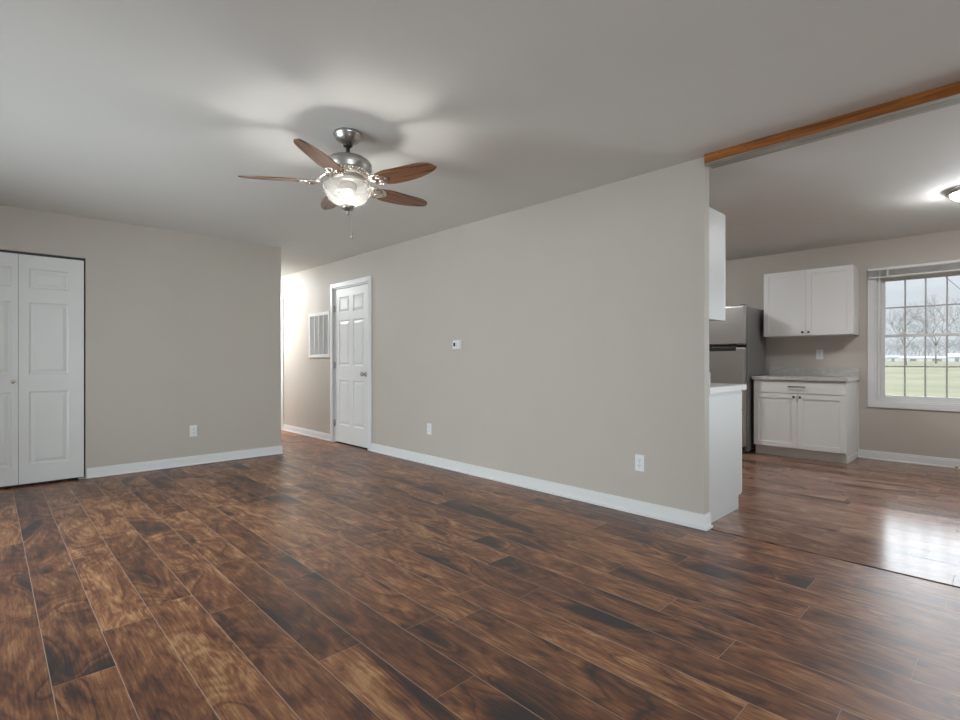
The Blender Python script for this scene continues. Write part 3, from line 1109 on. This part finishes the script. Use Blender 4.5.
# ------------------------------------------------------------------ kitchen cabinets
def shaker(name, u0, u1, z0, z1, x, parent, rail=0.055, face=-1, deep=0.02):
    """a shaker front in the plane x (its outer face at x), facing face along X"""
    b = B()
    xi = x - face * deep
    box(b, x, xi, u0, u0 + rail, z0, z1, bevel=0.0015)
    box(b, x, xi, u1 - rail, u1, z0, z1, bevel=0.0015)
    box(b, x, xi, u0 + rail, u1 - rail, z1 - rail, z1, bevel=0.0015)
    box(b, x, xi, u0 + rail, u1 - rail, z0, z0 + rail, bevel=0.0015)
    box(b, x - face * 0.009, xi, u0 + rail - 0.002, u1 - rail + 0.002, z0 + rail - 0.002, z1 - rail + 0.002)
    return obj(name, b, M['cab'], parent)


def knob(x, y, z, parent, face=-1):
    b = B()
    prof = [(0.008, 0.0), (0.005, 0.004), (0.0045, 0.012), (0.012, 0.017), (0.014, 0.022), (0.012, 0.027), (0.001, 0.029)]
    lathe(b, [(r, face * q) for r, q in prof], (x, y, z), 18, axis='X')
    tag(obj('knob', b, M['black'], parent), 'small black knob')


# base cabinet on the window wall
BX = 6.540                                    # outer face of its doors
bc = tag(empty('base_cabinet', (XK, 1.68, 0.004)), 'white two door base cabinet with one drawer under the grey worktop, beside the fridge', 'cabinet')
ox, oy = -XK, -1.68
y0, y1 = 1.222, 2.130
b = B()
box(b, BX + 0.020 + ox, -0.001, y0 + oy, y1 + oy, 0.105, 0.876, bevel=0.001)
obj('body', b, M['cab'], bc)
b = B(); box(b, BX + 0.070 + ox, -0.001, y0 + oy + 0.006, y1 + oy, 0.0, 0.105); obj('toe_kick', b, M['cab'], bc)
b = B(); box(b, BX + 0.060 + ox, -0.014, y0 - 0.0012 + oy, y0 + 0.006 + oy, 0.0, 0.060, bevel=0.002)
box(b, -0.030, -0.001, y0 - 0.008 + oy, y0 + oy - 0.0002, 0.012, 0.874, bevel=0.002)
tag(obj('end_moulding', b, M['trim'], bc), 'white moulding at the end panel')
ym = (y0 + y1) / 2
b = B(); box(b, BX + ox, BX + 0.02 + ox, y0 + 0.004 + oy, y1 - 0.004 + oy, 0.732, 0.866, bevel=0.002)
dr = obj('drawer', b, M['cab'], bc)
b = B()
hx = BX + ox
tube(b, [(hx - 0.028, ym + oy - 0.085, 0.806), (hx - 0.028, ym + oy + 0.085, 0.806)], 0.0055, 10)
for q in (-0.062, 0.062): tube(b, [(hx + 0.001, ym + oy + q, 0.806), (hx - 0.028, ym + oy + q, 0.806)], 0.0045, 8)
tag(obj('bar_handle', b, M['black'], dr), 'black bar handle')
dl = shaker('cabinet_door', y0 + 0.004 + oy, ym - 0.0015 + oy, 0.112, 0.724, BX + ox, bc)
dr_ = shaker('cabinet_door', ym + 0.0015 + oy, y1 - 0.004 + oy, 0.112, 0.724, BX + ox, bc)
knob(BX + ox, ym - 0.030 + oy, 0.690, dl)
knob(BX + ox, ym + 0.030 + oy, 0.690, dr_)

ct = tag(empty('countertop', (XK, 1.68, 0.880)), 'grey laminate worktop with backsplash on the cabinet beside the window', 'countertop')
b = B(); box(b, BX - 0.022 + ox, -0.001, y0 - 0.016 + oy, y1 + 0.012 + oy, 0.0005, 0.038, bevel=0.004)
obj('slab', b, M['counter'], ct)
b = B(); box(b, BX - 0.0226 + ox, -0.0015, y0 - 0.018 + oy, y0 - 0.0155 + oy, 0.002, 0.037)
tag(obj('end_cap', b, M['counter_edge'], ct), 'pale end strip')
b = B(); box(b, -0.022, -0.001, y0 - 0.016 + oy, y1 + 0.008 + oy, 0.0375, 0.140, bevel=0.003)
obj('backsplash', b, M['counter'], ct)

# upper cabinet on the window wall
uc = tag(empty('wall_cabinet', (XK, 1.68, 1.392)), 'white two door wall cabinet hung above the grey backsplash', 'cabinet')
UX = 6.830
b = B(); box(b, UX + 0.020 + ox, -0.001, 1.213 + oy, 2.110 + oy, 0.0, 0.765, bevel=0.001); obj('body', b, M['cab'], uc)
um = 1.662
dl = shaker('cabinet_door', 1.215 + oy, um - 0.0015 + oy, 0.004, 0.763, UX + ox, uc)
dr_ = shaker('cabinet_door', um + 0.0015 + oy, 2.108 + oy, 0.004, 0.763, UX + ox, uc)
knob(UX + ox, um - 0.030 + oy, 0.040, dl)
knob(UX + ox, um + 0.030 + oy, 0.040, dr_)

# cabinets on the back of the long wall, of which the ends show
pb = tag(empty('end_base_cabinet', (XWB, 1.42, 0.004)), 'white base cabinet seen end on behind the end of the long wall', 'cabinet')
b = B()
prof = [(0.001, 0.0), (0.580, 0.0), (0.580, 0.100), (0.640, 0.100), (0.640, 0.880), (0.001, 0.880)]
for (ya, yb) in ((0.0, 0.914),):
    va = [b.verts.new((x, ya, z)) for x, z in prof]
    vb = [b.verts.new((x, yb, z)) for x, z in prof]
    b.faces.new(va); b.faces.new(vb[::-1])
    for i in range(6):
        j = (i + 1) % 6
        b.faces.new((va[j], va[i], vb[i], vb[j]))
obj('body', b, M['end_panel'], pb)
b = B(); box(b, 0.648, 0.666, 0.004, 0.910, 0.732, 0.870, bevel=0.002)
dr = obj('drawer', b, M['cab'], pb)
d1_ = shaker('cabinet_door', 0.004, 0.4555, 0.108, 0.724, 0.666, pb, face=1, deep=0.018)
d2_ = shaker('cabinet_door', 0.4585, 0.910, 0.108, 0.724, 0.666, pb, face=1)
knob(0.666, 0.425, 0.690, d1_, 1); knob(0.666, 0.489, 0.690, d2_, 1)
b = B()
tube(b, [(0.694, 0.372, 0.806), (0.694, 0.542, 0.806)], 0.0055, 10)
for q in (0.395, 0.519): tube(b, [(0.665, q, 0.806), (0.694, q, 0.806)], 0.0045, 8)
obj('bar_handle', b, M['black'], dr)
pc_ = tag(empty('end_countertop', (XWB, 1.42, 0.8845)), 'pale worktop end on the cabinet behind the long wall', 'countertop')
b = B(); box(b, 0.001, 0.684, -0.020, 0.930, 0.0, 0.042, bevel=0.004); obj('slab', b, M['counter'], pc_)
b = B(); box(b, 0.0015, 0.685, -0.0225, -0.0195, 0.001, 0.041); tag(obj('end_cap', b, M['counter_edge'], pc_), 'pale end strip')
b = B(); box(b, 0.001, 0.022, -0.020, 0.930, 0.0425, 0.142, bevel=0.003); obj('backsplash', b, M['counter'], pc_)
pu = tag(empty('end_wall_cabinet', (XWB, 1.43, 1.390)), 'white wall cabinet seen end on, high behind the end of the long wall', 'cabinet')
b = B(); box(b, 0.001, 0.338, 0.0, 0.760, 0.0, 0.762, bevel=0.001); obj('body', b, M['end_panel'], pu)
d1_ = shaker('cabinet_door', 0.002, 0.3785, 0.002, 0.760, 0.366, pu, face=1)
d2_ = shaker('cabinet_door', 0.3815, 0.758, 0.002, 0.760, 0.366, pu, face=1)
knob(0.366, 0.348, 0.040, d1_, 1); knob(0.366, 0.412, 0.040, d2_, 1)
b = B()
v = [(0.022, 0.0, 0.7625), (0.050, 0.0, 0.7625), (0.030, 0.0, 0.820)]
va = [b.verts.new(q) for q in v]; vb = [b.verts.new((q[0], 0.02, q[2])) for q in v]
b.faces.new(va); b.faces.new(vb[::-1])
for i in range(3): b.faces.new((va[i], va[(i + 1) % 3], vb[(i + 1) % 3], vb[i]))
tag(obj('shim', b, M['cab'], pu), 'small pale wedge on top')

# ------------------------------------------------------------------ fridge
fx0, fx1, fy0, fy1 = 6.375, 7.10, 2.168, 2.900
fg = tag(empty('fridge', (fx1, (fy0 + fy1) / 2, 0.004)), 'stainless steel top freezer fridge with dark grey sides', 'fridge')
px, py = -fx1, -(fy0 + fy1) / 2
b = B(); box(b, fx0 + 0.075 + px, 0, fy0 + py, fy1 + py, 0.025, 1.735, bevel=0.006); obj('cabinet', b, M['fridge_side'], fg)
ZS = 1.262
b = B(); box(b, fx0 + px, fx0 + 0.070 + px, fy0 + 0.001 + py, fy1 - 0.001 + py, ZS + 0.022, 1.752, bevel=0.022, seg=4)
fd = obj('freezer_door', b, M['steel'], fg)
b = B(); box(b, fx0 + px, fx0 + 0.070 + px, fy0 + 0.001 + py, fy1 - 0.001 + py, 0.085, ZS - 0.006, bevel=0.022, seg=4)
rd = obj('fridge_door', b, M['steel'], fg)
b = B(); box(b, fx0 - 0.004 + px, fx0 + 0.030 + px, fy0 + 0.10 + py, fy1 - 0.012 + py, ZS - 0.050, ZS + 0.002, bevel=0.004)
tag(obj('pocket_handle', b, M['black'], rd), 'black recessed grip')
b = B(); box(b, fx0 - 0.003 + px, fx0 + 0.02 + px, fy0 + 0.09 + py, fy1 - 0.01 + py, ZS + 0.024, ZS + 0.040, bevel=0.004)
tag(obj('pocket_handle', b, M['black'], fd), 'black recessed grip')
b = B(); box(b, fx0 + 0.07 + px, fx0 + 0.076 + px, fy0 + 0.012 + py, fy1 - 0.012 + py, 0.09, 1.73); obj('door_gasket', b, M['slot'], fg)
b = B(); box(b, fx0 + 0.03 + px, fx0 + 0.076 + px, fy0 + 0.02 + py, fy1 - 0.02 + py, 0.012, 0.080, bevel=0.004); obj('base_grille', b, M['black'], fg)
for (a, c) in ((0.10, 0.05), (0.10, 0.68), (0.66, 0.05), (0.66, 0.68)):
    b = B(); lathe(b, [(0.018, 0.0), (0.020, 0.006), (0.012, 0.008), (0.012, 0.026)], (fx0 + a + px, fy0 + c + py, 0), 14)
    obj('foot', b, M['black'], fg)
b = B(); box(b, fx0 + 0.02 + px, fx0 + 0.10 + px, fy0 + 0.02 + py, fy0 + 0.06 + py, 1.752, 1.764, bevel=0.003)
obj('hinge_cover', b, M['fridge_side'], fg)

# small metal door stop on the baseboard by the window
ds = tag(empty('door_stop', (7.06, 0.395, 0.004)), 'tiny metal floor stop below the kitchen window', 'door stop')
b = B(); lathe(b, [(0.018, 0.0), (0.018, 0.004), (0.011, 0.008), (0.011, 0.020), (0.015, 0.024), (0.013, 0.031), (0.001, 0.034)], n=20)
obj('post', b, M['brass'], ds)

# ------------------------------------------------------------------ outside
GZ = -0.55
SLOPE = 0.0072          # the field climbs gently away from the house
b = B(); box(b, XK + 0.3, 420, -320, 320, GZ - 0.4, GZ)
for v in b.verts: v.co.z += (v.co.x - XK) * SLOPE
struct('ground', b, M['grass'], label='pale winter grass field outside the window')


def bare_tree(seed, height, mat, depth=6, spread=0.5):
    rnd = random.Random(seed)
    b = bmesh.new()

    def grow(p, d, ln, r, k):
        q = p + d * ln
        sag = Vector((rnd.uniform(-.1, .1), rnd.uniform(-.1, .1), rnd.uniform(0, .1))) * ln
        m_ = (p + q) / 2 + sag
        tube(b, [p, m_, q], [r, r * 0.82, r * 0.66], 5 if k > 3 else 3)
        if k == 0: return
        nb = rnd.choice((2, 3, 3)) if k > 1 else rnd.choice((2, 3))
        for i in range(nb):
            ax = Vector((rnd.gauss(0, 1), rnd.gauss(0, 1), rnd.gauss(0, 0.45)))
            nd = (d + ax.normalized() * rnd.uniform(spread * 0.7, spread * 1.5) + Vector((0, 0, 0.10))).normalized()
            grow(q, nd, ln * rnd.uniform(0.66, 0.86), r * rnd.uniform(0.52, 0.68), k - 1)
        if k > 2:
            ax = Vector((rnd.gauss(0, 1), rnd.gauss(0, 1), 0.2)).normalized()
            grow(m_, (d * 0.5 + ax).normalized(), ln * 0.6, r * 0.4, k - 2)
    grow(Vector((0, 0, 0)), Vector((0.02, 0, 1)), height * 0.24, height * 0.0135, depth)
    zmax = max(v.co.z for v in b.verts)
    for v in b.verts: v.co *= height / zmax
    return b


def out_at(pxx, dist):
    """a point on the field, dist metres from the camera along the ray of the photo's column pxx"""
    a = R(43.883) + math.atan((pxx - 480) / 512.61)
    return Vector((math.sin(a) * dist, math.cos(a) * dist, GZ + (math.sin(a) * dist - XK) * SLOPE))


t0 = obj('bare_tree', bare_tree(3, 11.0, None, 7, 0.6), M['bark'])
t0.location = out_at(906, 116)
tag(t0, 'bare branching tree behind the left panes of the kitchen window', 'tree', 'bare trees across the field')
t1 = obj('bare_tree', bare_tree(11, 14.6, None, 7, 0.55), M['bark'])
t1.location = out_at(936, 142)
tag(t1, 'tallest bare tree, seen in the third column of window panes', 'tree', 'bare trees across the field')
t2 = obj('bare_tree', bare_tree(23, 10.4, None, 7, 0.6), M['bark'])
t2.location = out_at(966, 114)
tag(t2, 'bare tree at the right edge of the kitchen window', 'tree', 'bare trees across the field')
far0 = None
rnd = random.Random(5)
srcs = [obj('distant_tree', bare_tree(40 + k, 8.5, None, 6, 0.65), M['bark_far']) for k in range(3)]
for k in range(29):
    o = srcs[k] if k < 3 else srcs[k % 3].copy()
    if k >= 3: COL.objects.link(o)
    o.location = out_at(872 + k * 4.3 + rnd.uniform(-0.6, 0.6), 222 + (k * 5 % 8) * 15)
    o.rotation_euler = (0, 0, rnd.uniform(0, 6.28))
    s = rnd.uniform(0.8, 1.1) * (222 + (k * 5 % 8) * 15) / 270
    o.scale = (s * 1.05, s * 1.05, s)
    tag(o, 'small grey bare tree in the misty line along the far edge of the field', 'tree', 'distant tree line')


def shed(pxx, dist, w, d, h, rf, roof, label, name='shed'):
    p = out_at(pxx, dist)
    e = tag(empty(name, p, math.atan2(p.y, p.x) + PI/2), label, 'building', 'low white buildings beyond the field')
    b = B(); box(b, -w/2, w/2, -d/2, d/2, 0, h); obj('walls', b, M['siding'], e)
    b = B()
    v = [(-w/2 - .3, -d/2 - .3, h), (-w/2 - .3, d/2 + .3, h), (-w/2 - .3, 0, h + rf), (w/2 + .3, -d/2 - .3, h), (w/2 + .3, d/2 + .3, h), (w/2 + .3, 0, h + rf)]
    v = [b.verts.new(q) for q in v]
    for f in ((0, 1, 2), (3, 5, 4), (0, 2, 5, 3), (2, 1, 4, 5), (1, 0, 3, 4)): b.faces.new([v[i] for i in f])
    obj('roof', b, roof, e)
    b = B(); box(b, -w*0.12, w*0.12, d/2 - 0.05, d/2 + 0.06, 0.1, h * 0.75); obj('shed_door', b, M['roof_dark'], e)


shed(893, 182, 2.6, 3, 1.1, 0.6, M['roof_dark'], 'small dark roofed shed at the left of the window view')
shed(913, 190, 5.5, 3, 0.9, 0.5, M['roof'], 'low white building between the two left bare trees')
shed(937, 186, 8.0, 3, 0.9, 0.45, M['roof'], 'long low white building behind the tallest bare tree')
shed(957, 176, 3.2, 3, 1.3, 0.9, M['roof'], 'white gabled shed at the right of the window view')

b = B()
pts = []
for k in range(13):
    t = k / 12
    p = out_at(942 + 42 * t, 34 - 4 * t)
    p.z = 5.35 - 1.9 * t - 0.15 * math.sin(PI * t)
    pts.append(p)
tube(b, pts, 0.018, 6)
tag(obj('utility_wire', b, M['wire']), 'thin dark overhead wire crossing the sky at upper right of the window', 'wire')
